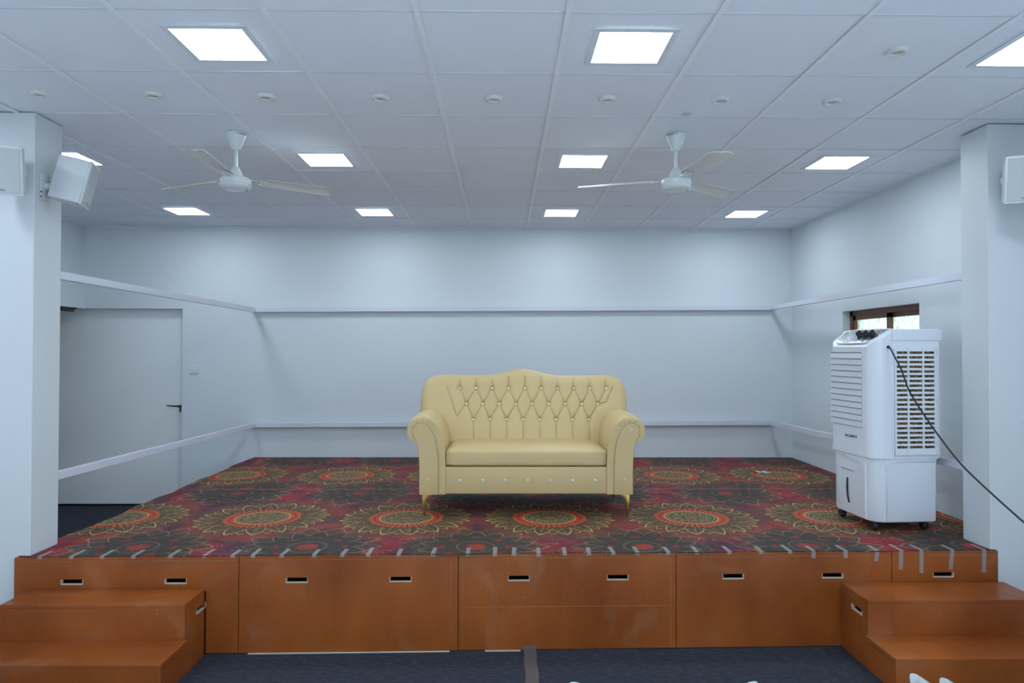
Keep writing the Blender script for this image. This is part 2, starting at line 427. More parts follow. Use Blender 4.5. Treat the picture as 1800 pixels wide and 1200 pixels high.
for i in range(-5, 9):
    x = GX+G*i
    if XL+.02 < x < XR-.02: box(bm, x-.012, x+.012, YF, YB, H-.002, H+.0035)
struct('trim_1', bm, 'tee')
bm = bmesh.new()
for j in range(-18, 9):
    y = GY+G*j
    if YF+.02 < y < YB-.02: box(bm, XL, XR, y-.007, y+.005, H+.0026, H+.0075)
struct('trim_2', bm, 'cross')
bm = bmesh.new()
box(bm, XL, XR, YB-.018, YB, H-.004, H+.004); box(bm, XL, XL+.018, YF, YB, H-.004, H+.004); box(bm, XR-.018, XR, YF, YB, H-.004, H+.004)
struct('trim_3', bm, 'tee')

# door lever, door closer of the side doorway
h = obj('door_handle', BX(-3.535, -3.52, YB+.085, YB+.10, 1.02, 1.10, bev=.003), 'black', d1)
box_bm = bmesh.new(); box(box_bm, -3.528-.01, -3.51, YB+.05, YB+.088, 1.075, 1.095, bev=.003); tube(box_bm, [(-3.525, YB+.052, 1.086), (-3.60, YB+.050, 1.090), (-3.658, YB+.052, 1.096)], [.009, .007, .006])
obj('lever', box_bm, 'black', h)
t = thing('door_closer', 'black door closer arm at the top of the doorway behind the left column', 'door closer', (XL, 7.15, DOORH))
obj('closer_body', BX(-.07, .004, -.10, .10, -.045, .0, bev=.006), 'black', t)
obj('arm', BX(-.10, .012, .095, .125, -.022, -.0, bev=.003), 'black', t)

# window in the right wall
wn = struct('window_1', bmesh.new(), 'brown'); wn.data.materials[0] = MT['brown']
FX = XR+.07
bm = bmesh.new(); fw = .045
box(bm, FX, FX+.07, WY0, WY0+fw, WZ0, WZ1); box(bm, FX, FX+.07, WY1-fw, WY1, WZ0, WZ1)
box(bm, FX, FX+.07, WY0, WY1, WZ0, WZ0+fw); box(bm, FX, FX+.07, WY0, WY1, WZ1-fw, WZ1)
obj('window_frame', bm, 'brown', wn)
mid = 5.70
for a, b_, dx in ((mid-.03, WY1-fw, .008), (WY0+fw, mid+.03, .036)):
    bm = bmesh.new(); s = .038; z0, z1 = WZ0+fw, WZ1-fw
    box(bm, FX+dx, FX+dx+.024, a, a+s, z0, z1); box(bm, FX+dx, FX+dx+.024, b_-s, b_, z0, z1)
    box(bm, FX+dx, FX+dx+.024, a, b_, z0, z0+s); box(bm, FX+dx, FX+dx+.024, a, b_, z1-s, z1)
    so = obj('sash', bm, 'brown', wn)
    obj('pane', BX(FX+dx+.009, FX+dx+.015, a+s, b_-s, z0+s, z1-s), 'glass', so)

# ------------------------------------------------------------------ ceiling fittings
names_l = {(-3, 0): 'square lit ceiling panel above the left front of the hall, cut by the picture edge',
 (0, 0): 'large square lit ceiling panel at the front, left of centre', (3, 0): 'large square lit ceiling panel at the front, right of centre',
 (6, 0): 'square lit ceiling panel cut off by the right edge of the photo',
 (-3, 3): 'square lit ceiling panel half hidden behind the side speaker of the left column',
 (0, 3): 'square lit ceiling panel to the right of the left fan', (3, 3): 'square lit ceiling panel to the left of the right fan',
 (6, 3): 'square lit ceiling panel to the right of the right fan',
 (-3, 6): 'leftmost small lit ceiling panel of the row by the rear wall', (0, 6): 'second from left lit ceiling panel of the row by the rear wall',
 (3, 6): 'third from left lit ceiling panel of the row by the rear wall', (6, 6): 'rightmost lit ceiling panel of the row by the rear wall'}
first = None
def ceiling_panel():
    t = thing('ceiling_light', '', 'ceiling light')
    bm = bmesh.new()
    for a in ((-.18, .18, -.18, -.152), (-.18, .18, .152, .18), (-.18, -.152, -.152, .152), (.152, .18, -.152, .152)): box(bm, *a, -.0045, .001)
    obj('frame', bm, 'frame', t)
    obj('diffuser', BX(-.152, .152, -.152, .152, -.0035, .0), 'light', t)
    return t
def dup(root):
    r = root.copy(); COL.objects.link(r)
    for ch in root.children:
        c = ch.copy(); COL.objects.link(c); c.parent = r
        for g in ch.children:
            d = g.copy(); COL.objects.link(d); d.parent = c
    return r
for r in (0, 3, 6, -3, -6, -9, -12, -15):
    for c in (-3, 0, 3, 6):
        t = first if (first and not first.get('label')) else (dup(first) if first else ceiling_panel())
        if not first: first = t
        t.location = (GX+G*(c+.5), GY+G*(r+.5), H+.001)
        if r < 0:
            t['label'] = 'square lit ceiling panel in the hall behind the viewer'; t['group'] = 'square ceiling panels over the hall'
        else:
            t['label'] = names_l[(c, r)]; t['group'] = 'square ceiling panels'
first = None
dl = [(-2.43, 3.58), (-1.841, 3.585), (-1.254, 3.60), (-.655, 3.605), (-.054, 3.605), (.55, 3.60), (1.15, 3.60), (1.755, 3.61), (1.751, 3.001)]
dln = ['leftmost small round ceiling downlight, above the left column', 'second round downlight from the left in the ceiling row', 'third round downlight from the left, above the left fan',
 'fourth round downlight from the left in the ceiling row', 'fifth round downlight from the left, near the ceiling centre', 'sixth round downlight from the left in the ceiling row',
 'seventh round downlight from the left, right of the ceiling stain', 'last round downlight at the right end of the ceiling row', 'lone round downlight nearest the viewer, set apart at the upper right']
for i, (x, y) in enumerate(dl):
    if i == 0:
        t = thing('downlight', dln[0], 'downlight', group='unlit round downlights')
        obj('ring', lathe(bmesh.new(), [(.026, .0), (.027, -.009), (.034, -.014), (.044, -.010), (.047, .003)], 36), 'fitting', t, smooth=True)
        obj('lens', lathe(bmesh.new(), [(0, -.005), (.020, -.005), (.0275, -.002), (.0275, .002)], 28), 'fittingin', t, smooth=True)
        first = t
    else: t = dup(first)
    t.location = (x, y, H+.001); t['label'] = dln[i]

# ceiling fans
def fan(loc, rz, label, yawtext):
    t = thing('ceiling_fan', label, 'ceiling fan', loc, (0, 0, 0), 'white three-blade ceiling fans')
    c = obj('canopy', lathe(bmesh.new(), [(0, 0), (.058, 0), (.062, -.006), (.060, -.020), (.034, -.085), (.030, -.092), (.022, -.104), (0, -.104)], 40), 'fan', t, smooth=True, angle=40)
    obj('rod', tube(bmesh.new(), [(0, 0, -.10), (0, 0, -.225)], .0105, 20), 'fan', t, smooth=True, angle=40)
    obj('lower_canopy', lathe(bmesh.new(), [(0, -.208), (.016, -.208), (.024, -.216), (.038, -.245), (.050, -.276), (.052, -.282), (0, -.282)], 40), 'fan', t, smooth=True, angle=40)
    mo = obj('motor', lathe(bmesh.new(), [(0, -.274), (.060, -.275), (.084, -.281), (.092, -.290), (.0935, -.314), (.088, -.322), (.092, -.326), (.0925, -.332), (.083, -.343), (.072, -.348), (.066, -.343), (.058, -.350), (.03, -.354), (0, -.355)], 56), 'fan', t, smooth=True, angle=30)
    for k in range(3):
        a = rz + k*2*PI/3
        br = bmesh.new()
        prism(br, [(.075, -.020), (.11, -.013), (.150, -.020), (.185, -.028), (.190, 0), (.185, .028), (.150, .020), (.11, .013), (.075, .020)], -.0025, .0025, bev=.001)
        bl = bmesh.new()
        n = 14; top = []; L0, L1 = .135, .610
        for i in range(n+1):
            s = i/n; x = L0 + (L1-L0)*s
            w = .047 + .017*s
            lead, trail = w, -w
            if s > .90:
                q = (s-.90)/.10; lead = w*(1-.10*q*q); trail = -w*(1-.95*q)
            if s < .10: lead = w*(.72+2.8*s); trail = -w*(.72+2.8*s)
            row = []
            for jj in range(7):
                y = lead + (trail-lead)*jj/6; cz = .010*(1-((jj-3)/3)**2)
                row.append((x, y, cz))
            top.append(row)
        A = [[bl.verts.new((x, y, z+.001)) for x, y, z in r] for r in top]; Bv = [[bl.verts.new((x, y, z-.001)) for x, y, z in r] for r in top]
        for i in range(n):
            for jj in range(6):
                bl.faces.new((A[i][jj], A[i+1][jj], A[i+1][jj+1], A[i][jj+1])); bl.faces.new((Bv[i][jj], Bv[i][jj+1], Bv[i+1][jj+1], Bv[i+1][jj]))
            bl.faces.new((A[i][0], A[i+1][0], Bv[i+1][0], Bv[i][0])); bl.faces.new((A[i][6], Bv[i][6], Bv[i+1][6], A[i+1][6]))
        bl.faces.new([A[0][j] for j in range(7)] + [Bv[0][j] for j in range(6, -1, -1)]); bl.faces.new([A[n][j] for j in range(7)] + [Bv[n][j] for j in range(6, -1, -1)])
        R = Matrix.Rotation(a, 4, 'Z') @ Matrix.Translation((0, 0, -.286)) @ Matrix.Rotation(math.radians(-12), 4, 'X')
        bmesh.ops.transform(bl, matrix=R, verts=bl.verts[:])
        # ear-bolts through the bracket
        for bx_, by_ in ((.150, .010), (.150, -.010), (.172, .016), (.172, -.016)):
            q = lathe(bmesh.new(), [(0, -.009), (.004, -.008), (.005, -.004), (.005, .004)], 10); bmesh.ops.translate(q, vec=(bx_, by_, 0), verts=q.verts[:])
            me = bpy.data.meshes.new('x'); q.to_mesh(me); q.free(); br.from_mesh(me); bpy.data.meshes.remove(me)
        bmesh.ops.transform(br, matrix=R, verts=br.verts[:])
        b_ = obj('blade', bl, 'fanb', t, smooth=True, angle=50); obj('bracket', br, 'fan', b_, smooth=True, angle=40)
    # maker's name on the canopy rim, bent round it letter by letter
    word = 'crompton'
    for i, ch in enumerate(word):
        a = yawtext + (i - 3.5)*.155
        rr = .0620; dirv = Vector((math.cos(a), math.sin(a), 0))
        text_mesh('lettering', ch, .017, 'ink', c, dirv*rr*.985 + Vector((0, 0, -.0125)), (PI/2 + .10, 0, a + PI/2), ext=.0012)
    return t
f1 = fan((-1.654, 4.218, H+.003), math.radians(33), 'white three-blade ceiling fan on the left side of the stage ceiling', math.radians(-42))
f2 = fan((1.064, 4.19, H+.003), math.radians(40), 'white three-blade ceiling fan on the right side of the stage ceiling', math.radians(-128))

# ------------------------------------------------------------------ speakers on the columns
def speaker(label, loc, rot, knobs, holes):
    t = thing('wall_speaker', label, 'speaker', loc, rot, 'small white wall speakers on the columns')
    # local: front faces -Y, up +Z
    W, D, Hh = .095, .165, .125
    pts = []
    bm = bmesh.new()
    prof = [(-W, 0), (-W, .03), (-W*.97, .08), (-W*.80, .125), (-W*.55, D), (W*.55, D), (W*.80, .125), (W*.97, .08), (W, .03), (W, 0)]
    prism(bm, prof, -Hh, Hh, 'z', bev=.006)
    obj('cabinet', bm, 'spk', t, smooth=True, angle=25)
    bm = bmesh.new(); box(bm, -W-.004, W+.004, -.014, .0, -Hh-.004, Hh+.004, bev=.006); obj('front_frame', bm, 'spk', t, smooth=True, angle=40)
    obj('grille', BX(-W+.008, W-.008, -.018, -.012, -Hh+.010, Hh-.010, bev=.002), 'spkg', t)
    obj('badge', BX(-.020, .020, -.0205, -.017, -.105, -.097, bev=.001), 'chrome', t)
    for s in ((-1, 1) if knobs else ()):
        q = lathe(bmesh.new(), [(0, .008), (.018, .007), (.022, 0), (.022, -.012)], 20)
        bmesh.ops.transform(q, matrix=Matrix.Translation((s*(W-.004), .075, 0)) @ Matrix.Rotation(s*PI/2, 4, 'Y') @ Matrix.Scale(1.0, 4), verts=q.verts[:])
        obj('bracket_knob', q, 'spk', t, smooth=True, angle=40)
    return t
def bracket(sp, pts, plate):
    bm = bmesh.new(); tube(bm, pts, .013, 12); box(bm, *plate, bev=.003)
    o = obj('bracket', bm, 'spk', sp)
    o.matrix_parent_inverse = sp.matrix_world.inverted(); return o
def place_sp(sp, rot):
    sp.matrix_world = Matrix.Translation(sp.location) @ rot
# left column, inner face: front turned to the stage side
s2 = speaker('white speaker on the inner side of the left column, turned to the stage', (0, 0, 0), (0, 0, 0), 0, 1)
m2 = Matrix.Translation((-2.425, 4.00, 2.650)) @ Matrix.Rotation(math.radians(90+19), 4, 'Z') @ Matrix.Rotation(math.radians(13), 4, 'X')
s2.matrix_world = m2
s1 = speaker('white speaker on the front of the left column, cut by the left photo edge', (0, 0, 0), (0, 0, 0), 1, 1)
m1 = Matrix.Translation((-2.650, 3.615, 2.640)) @ Matrix.Rotation(math.radians(25), 4, 'Z') @ Matrix.Rotation(math.radians(12), 4, 'X')
s1.matrix_world = m1
s3 = speaker('white speaker on the front of the right column, cut by the right photo edge', (0, 0, 0), (0, 0, 0), 1, 1)
m3 = Matrix.Translation((2.860, 3.69, 2.64)) @ Matrix.Rotation(math.radians(-25), 4, 'Z') @ Matrix.Rotation(math.radians(12), 4, 'X')
s3.matrix_world = m3
def add_bracket(sp, m, bm, mat='spk', name='bracket'):
    bmesh.ops.transform(bm, matrix=m.inverted(), verts=bm.verts[:]); return obj(name, bm, mat, sp, smooth=True, angle=40)
bm = bmesh.new(); box(bm, LCX, LCX+.012, 3.90, 3.97, 2.55, 2.70, bev=.003); tube(bm, [(LCX, 3.94, 2.63), (LCX+.05, 3.96, 2.64), (LCX+.10, 3.99, 2.66)], .02, 14); add_bracket(s2, m2, bm)
bm = bmesh.new()
for z in (2.565, 2.592): tube(bm, [(LCX+.010, 3.90, z), (LCX+.016, 3.895, z)], .0045, 8)
add_bracket(s2, m2, bm, 'black', 'screw')
bm = bmesh.new(); box(bm, -2.76, -2.68, LCY0-.012, LCY0, 2.58, 2.74, bev=.003); tube(bm, [(-2.72, LCY0, 2.66), (-2.722, 3.80, 2.655), (-2.705, 3.73, 2.645)], .02, 14); add_bracket(s1, m1, bm)
bm = bmesh.new(); box(bm, 2.92, 3.0, RCY0-.012, RCY0, 2.58, 2.74, bev=.003); tube(bm, [(2.955, RCY0, 2.66), (2.950, 3.88, 2.66), (2.925, 3.81, 2.645)], .02, 14); add_bracket(s3, m3, bm)

# ------------------------------------------------------------------ white rails round the stage
def rail(p, q, label, hz=.024, hy=.020):
    p, q = Vector(p), Vector(q); d = (q-p).normalized(); side = d.cross(Vector((0, 0, 1))).normalized(); u = side.cross(d)
    bm = bmesh.new(); vs = []
    for c in (p, q): vs.append([bm.verts.new(c + side*a*hy + u*b*hz) for a, b in ((-1, -1), (1, -1), (1, 1), (-1, 1))])
    for k in range(4): bm.faces.new((vs[0][k], vs[0][(k+1) % 4], vs[1][(k+1) % 4], vs[1][k]))
    bm.faces.new(vs[0]); bm.faces.new(vs[1][::-1])
    bmesh.ops.bevel(bm, geom=bm.edges[:], offset=.003, segments=2, affect='EDGES')
    return tag(obj('square_rail', bm, 'rail'), label, 'rail', 'white square rails round the stage')
RY = 7.386
rail((-2.664, LCY1, 2.140), (-2.690, RY-.022, 2.130), 'upper white rail running from the left column to the rear corner')
rail((-2.662, LCY1, .946), (-2.685, RY-.022, .892), 'lower white rail running from the left column to the rear corner')
rail((-2.712, RY, 2.130), (2.930, RY, 2.168), 'upper white rail across the rear wall')
rail((-2.707, RY, .892), (2.925, RY, .921), 'lower white rail across the rear wall, behind the sofa')
rail((2.862, RCY1, 2.165), (2.908, RY-.022, 2.168), 'upper white rail on the right side, passing above the window')
rail((2.862, RCY1, .985), (2.904, RY-.022, .921), 'lower white rail on the right side, passing behind the air cooler')
# switch plate
t = thing('switch_plate', 'small white switch plate on the rear wall right of the door', 'switch', (-3.339, YB, 1.489))
obj('plate', BX(-.050, .050, -.012, 0, -.046, .046, bev=.004), 'wall', t)
obj('socket', BX(-.012, .012, -.015, -.011, -.018, .014, bev=.001), 'plasticg', t)
obj('rocker', BX(.020, .038, -.017, -.011, -.020, .016, bev=.002), 'plasticg', t)

# ------------------------------------------------------------------ the stage boxes
def YFR(x): return 3.835 + (x+2.71)*.0190
seams = [-2.71, -1.478, -.253, .988, 2.243, 2.872]
slots = [[-2.394, -1.826], [-1.157, -.578], [.09, .654], [1.318, 1.896], [2.546]]
blabel = ['stage box at the far left, partly behind the left steps', 'stage box second from the left, with two hand slots', 'middle stage box under the sofa, scuffed and split by a horizontal line',
          'stage box fourth from the left, beside the right steps', 'narrow stage box at the far right behind the right steps']
def slot_panel(x0, x1, z0, z1, y0f, th, slist, sw, sh, zc):
    """front board with real slots cut in it; y0f(x) gives the front face"""
    xs = sorted({x0, x1} | {s-sw/2 for s in slist} | {s+sw/2 for s in slist}); zs = [z0, zc-sh/2, zc+sh/2, z1]
    bm = bmesh.new()
    def hole(i, j): return j == 1 and any(abs((xs[i]+xs[i+1])/2 - s) < .01 for s in slist)
    F = {}; Bk = {}
    for i, x in enumerate(xs):
        for j, z in enumerate(zs): F[i, j] = bm.verts.new((x, y0f(x), z)); Bk[i, j] = bm.verts.new((x, y0f(x)+th, z))
    for i in range(len(xs)-1):
        for j in range(3):
            if hole(i, j): continue
            bm.faces.new((F[i, j], F[i+1, j], F[i+1, j+1], F[i, j+1])); bm.faces.new((Bk[i, j], Bk[i, j+1], Bk[i+1, j+1], Bk[i+1, j]))
            for (a, b, di, dj) in (((i, j), (i+1, j), 0, -1), ((i, j+1), (i+1, j+1), 0, 1), ((i, j), (i, j+1), -1, 0), ((i+1, j), (i+1, j+1), 1, 0)):
                ni, nj = i+di, j+dj
                if not (0 <= ni < len(xs)-1 and 0 <= nj < 3) or hole(ni, nj): bm.faces.new((F[a], F[b], Bk[b], Bk[a]))
    return bm
def slot_liner(s, sw, sh, zc, yf, th):
    bm = bmesh.new(); e = .004; x0, x1 = s-sw/2, s+sw/2; z0, z1 = zc-sh/2, zc+sh/2
    box(bm, x0, x1, yf-.001, yf+th, z0, z0+e); box(bm, x0, x0+e*.8, yf-.001, yf+th, z0+e, z1); box(bm, x1-e*.8, x1, yf-.001, yf+th, z0+e, z1)
    return bm
for i in range(5):
    x0, x1 = seams[i]+.002, seams[i+1]-.002
    t = thing('stage_box', blabel[i], 'stage box', ((x0+x1)/2, YFR((x0+x1)/2), 0), group='orange brown stage boxes'); cx, cy = t.location.x, t.location.y
    zc = .404
    bm = slot_panel(x0, x1, .004, STAGE-.020, YFR, .018, slots[i], .122, .030, zc)
    bmesh.ops.translate(bm, vec=(-cx, -cy, 0), verts=bm.verts[:]); obj('front_board', bm, 'wood', t)
    a0 = LCX+.003 if i == 0 else x0; a1 = RCX-.003 if i == 4 else x1
    bm = bmesh.new()
    def pr(poly, z0, z1): prism(bm, [(a-cx, b-cy) for a, b in poly], z0, z1)
    top = [(x0, YFR(x0)), (x1, YFR(x1))] + ([(x1, RCY0-.003), (a1, RCY0-.003)] if i == 4 else []) + [(a1, YB-.003), (a0, YB-.003)] + ([(a0, LCY0-.003), (x0, LCY0-.003)] if i == 0 else [])
    if i == 4: top = [(x0, YFR(x0)), (x1, YFR(x1)), (x1, RCY0-.003), (a1, RCY0-.003), (a1, RCY1+.005), (XR-.003, RCY1+.005), (XR-.003, YB-.003), (a0, YB-.003)]
    pr(top, STAGE-.018, STAGE); obj('top_board', bm, 'wood', t)
    bm = bmesh.new()
    for (p, q) in (((a0, YFR(x0)+.02), (a0+.018, YB-.01)), ((a1-.018, YFR(x1)+.02), (a1, YB-.01))):
        box(bm, p[0]-cx, q[0]-cx, max(p[1], (LCY0+.0 if i == 0 and p[0] == a0 else 0), (RCY0 if i == 4 and q[0] == a1 else 0))-cy, q[1]-cy, .004, STAGE-.02)
    obj('side_board', bm, 'wood', t)
    bm = BX(x0+.03-cx, x1-.05-cx, .12, .14, .01, STAGE-.03); obj('inside_shade', bm, 'dark', t)  # black sheet paints the shade behind the slots
    bm = bmesh.new()
    def jl(a, b, z0, z1): prism(bm, [(a-cx, YFR(a)-.0006-cy), (b-cx, YFR(b)-.0006-cy), (b-cx, YFR(b)+.001-cy), (a-cx, YFR(a)+.001-cy)], z0, z1)
    jl(x0+.01, x1-.01, .5185, .5203)
    if i == 2: jl(x0+.03, x1-.05, .243, .2448); jl(x0+.022, x0+.0235, .02, .515); jl(x1-.030, x1-.0285, .02, .515)
    if i == 1: jl(x1-.040, x1-.0388, .05, .50)
    obj('board_joint', bm, 'scuff', t)
    for s in slots[i]:
        bm = slot_liner(s, .122, .030, zc, YFR(s), .018); bmesh.ops.translate(bm, vec=(-cx, -cy, 0), verts=bm.verts[:]); obj('hand_slot', bm, 'pale', t)

# ------------------------------------------------------------------ patterned carpets on the stage
MT['carpet1'] = carpet_mat('printed_carpet_front', .318, 4.72, .820, [4.02, 5.52])
MT['carpet2'] = carpet_mat('printed_carpet_rear', .560, 6.33, .820-.49+.54, [5.72, 7.18], P=1.0)
def sheet(poly, z0, z1, sub=None):
    bm = bmesh.new(); prism(bm, poly, z0, z1); return bm
YS = 5.69
left = []
yy = LCY1+.01
rnd = random.Random(3)
def wav(y): return -2.690 + .012*math.sin(y*7.0) + .008*math.sin(y*17+1)
l1 = [(wav(y), y) for y in [YS-.002-(YS-LCY1-.03)*k/16 for k in range(17)]]
fr = [(-2.66, YFR(-2.66)+.004)] + [(x, YFR(x) + .003 + .006*math.sin(x*5)+.004*math.sin(x*13+2)) for x in [-2.6+.12*k for k in range(46)] if x < 2.8] + [(2.862, YFR(2.862)+.004)]
poly = l1 + [(LCX+.004, LCY1+.006), (LCX+.004, LCY0-.004), (-2.70, LCY0-.004)] + fr + [(2.862, RCY0-.004), (RCX-.004, RCY0-.004), (RCX-.004, RCY1+.006), (XR-.02, RCY1+.006), (XR-.02, YS-.002)]
tag(obj('patterned_carpet', sheet(poly, STAGE, CARP), 'carpet1'), 'front sheet of red flower printed carpet, from the stage edge to the seam', 'carpet')
l2 = [(wav(y), y) for y in [YB-.02-(YB-.02-YS-.003)*k/12 for k in range(13)]]
rr_ = [(XR-.012-.012*abs(math.sin(y*4)), y) for y in [YS+.002+(YB-.03-YS)*k/14 for k in range(15)]]
rc = tag(obj('patterned_carpet', sheet(l2 + rr_ , STAGE, CARP), 'carpet2'), 'rear sheet of red flower printed carpet, between the seam and the rear wall', 'carpet')

obj('cut_edge', BX(-2.66, XR-.03, YS+.0005, YS+.005, STAGE+.001, CARP+.0008), 'cut', rc)
# tape strips along the stage edge
tx = [-2.571, -2.399, -2.23, -2.06, -1.856, -1.67, -1.513, -1.401, -1.241, -1.061, -.904, -.759, -.589, -.396, -.2, -.046, .061, .202, .351, .489, .628, .767, .944, 1.109, 1.297, 1.481, 1.649, 1.785, 1.973, 2.158, 2.298, 2.418, 2.6, 2.788]
words = ['first', 'second', 'third', 'fourth', 'fifth', 'sixth', 'seventh', 'eighth', 'ninth', 'tenth', 'eleventh', 'twelfth', 'thirteenth', 'fourteenth', 'fifteenth', 'sixteenth', 'seventeenth']
for i, x in enumerate(tx):
    yf = YFR(x); L = random.uniform(.10, .13); w2 = .012; sk = random.uniform(-.006, .006)
    down = {29: .05, 30: .10, 31: .12, 32: .10, 33: .12, 27: .03, 28: .03, 17: .012}.get(i, .004)
    bm = bmesh.new(); z = CARP+.0006; e = .0006
    path = [(yf+L, z+e*.5, sk), (yf+.01, z+e, 0), (yf-.0012, z, 0), (yf-.0014, STAGE-.004-down, -sk*2 if down > .03 else 0)]
    prev = None
    for (y, zz, dx) in path:
        a, b = bm.verts.new((x-w2+dx, y, zz)), bm.verts.new((x+w2+dx, y, zz))
        if prev: bm.faces.new((prev[0], prev[1], b, a))
        prev = (a, b)
    g = bmesh.ops.solidify(bm, geom=bm.faces[:], thickness=-.0004)
    o = obj('tape_strip', bm, 'tape')
    n = len(tx)
    lab = (f'{words[i]} from the left of the pale tape strips on the stage edge' if i < 17 else
           (f'{words[n-1-i]} from the right of the pale tape strips on the stage edge' if n-1-i else 'last pale tape strip at the right end of the stage edge, by the column'))
    tag(o, lab, 'tape', 'tape strips holding the carpet edge')

# crumpled paper on the carpet
bm = bmesh.new(); pr_ = random.Random(5); G_ = []
for i in range(9):
    G_.append([bm.verts.new(((i-4)*.017 + pr_.uniform(-.004, .004), (j-1.5)*.030 - .012*(i-4)*.5 + pr_.uniform(-.006, .006), pr_.uniform(.001, .016))) for j in range(4)])
for i in range(8):
    for j in range(3): bm.faces.new((G_[i][j], G_[i+1][j], G_[i+1][j+1], G_[i][j+1]))
bmesh.ops.solidify(bm, geom=bm.faces[:], thickness=.0008)
tag(obj('paper_scrap', bm, 'paper', loc=(2.452, 6.447, CARP+.001)), 'small crumpled white paper scrap lying on the carpet left of the air cooler', 'paper')

# ------------------------------------------------------------------ steps
def steps(x0, x1, yb, yl, label, side, slot_y):
    """two-step unit: yb(x) rear against the stage, side=+1 shows its right flank"""
    t = thing('step_unit', label, 'steps', ((x0+x1)/2, yl, 0), group='orange brown two-step units'); cx, cy = t.location.x, t.location.y
    dU, dL = yl+.275, yl; zU, zL = .368, .180
    th = .018
    def TB(x0_, x1_, y0_, y1_, z0_, z1_, **k): return BX(x0_-cx, x1_-cx, y0_-cy, y1_-cy, z0_, z1_, **k)
    yr = yb - .002
    obj('tread', TB(x0, x1, dU, yr, zU-th, zU, bev=.0015, seg=1), 'wood', t)
    obj('tread', TB(x0-.01, x1+.01, dL, dU+.01, zL-th, zL, bev=.0015, seg=1), 'wood', t)
    obj('riser', TB(x0+.001, x1-.001, dU+.001, dU+th, zL, zU-th, bev=.001, seg=1), 'wood', t)
    obj('riser', TB(x0-.009, x1+.009, dL+.001, dL+th, .002, zL-th, bev=.001, seg=1), 'wood', t)
    # flanks: stepped boards; the seen one carries a hand slot
    for sx in (x0, x1):
        seen = (side > 0 and sx == x1) or (side < 0 and sx == x0)
        a0, a1 = (sx, sx+th) if sx == x0 else (sx-th, sx)
        bm = bmesh.new()
        box(bm, a0-cx, a1-cx, dL+th-cy, dU-cy, .002, zL-th)
        if seen:
            sy0, sy1, sz0, sz1 = slot_y-.058, slot_y+.058, .262, .292
            for b in ((dU+th, sy0, .002, zU-th), (sy1, yr, .002, zU-th), (sy0, sy1, .002, sz0), (sy0, sy1, sz1, zU-th)):
                box(bm, a0-cx, a1-cx, b[0]-cy, b[1]-cy, b[2], b[3])
            box(bm, a0-cx, a1-cx, dU-cy, dU+th-cy, .002, zL-th)
        else:
            box(bm, a0-cx, a1-cx, dU-cy, yr-cy, .002, zU-th)
        obj('side_board', bm, 'wood', t)
        if seen:
            bm = bmesh.new()
            box(bm, a0-.001-cx, a1+.001-cx, sy0-cy, sy1-cy, sz0, sz0+.004); box(bm, a0-.001-cx, a1+.001-cx, sy0-cy, sy0+.004-cy, sz0, sz1); box(bm, a0-.001-cx, a1+.001-cx, sy1-.004-cy, sy1-cy, sz0, sz1)
            obj('hand_slot', bm, 'pale', t)
            s = -1 if sx == x1 else 1
            xi = sx + s*.08
            obj('inside_shade', BX(min(xi, xi+.01)-cx, max(xi, xi+.01)-cx, dU+.03-cy, yr-.02-cy, .01, zU-.03), 'dark', t)  # black sheet for the shade behind the flank slot
    return t
steps(-2.615, -1.657, YFR(-2.615)-.003, 3.325, 'orange brown two-step wooden unit in the bottom left corner', 1, 3.79)
steps(1.945, 2.885, YFR(1.945)-.003, 3.360, 'orange brown two-step wooden unit in the bottom right corner', -1, 3.75)

# tape on the hall carpet
bm = bmesh.new(); pts = []
for k in range(13):
    y = YFR(.15)-.004 - k*.06; x = .153 + .003*math.sin(k*1.7)
    pts.append((bm.verts.new((x-.036, y, .0016+.001*(k % 2))), bm.verts.new((x+.034, y, .0016+.0015*((k+1) % 2)))))
topv = (bm.verts.new((.117, YFR(.15)-.003, .020)), bm.verts.new((.196, YFR(.15)-.003, .030)))
allp = [topv] + pts
for a, b in zip(allp, allp[1:]): bm.faces.new((a[0], a[1], b[1], b[0]))
bmesh.ops.solidify(bm, geom=bm.faces[:], thickness=.0006)
tag(obj('floor_tape', bm, 'tapef'), 'wide grey-brown tape over the dark floor carpet seam, ending at the middle stage box', 'tape')
for (a, b, lab) in ((-1.42, -.30, 'thin pale strip showing under the second stage box'), (-.10, .10, 'thin pale strip showing under the middle stage box')):
    ya = YFR(a)-.004; yb_ = YFR(b)-.004
    bm = bmesh.new(); prism(bm, [(a, ya-.012), (b, yb_-.012), (b, yb_), (a, ya)], .0005, .004)
    tag(obj('edge_strip', bm, 'pale'), lab, 'strip')

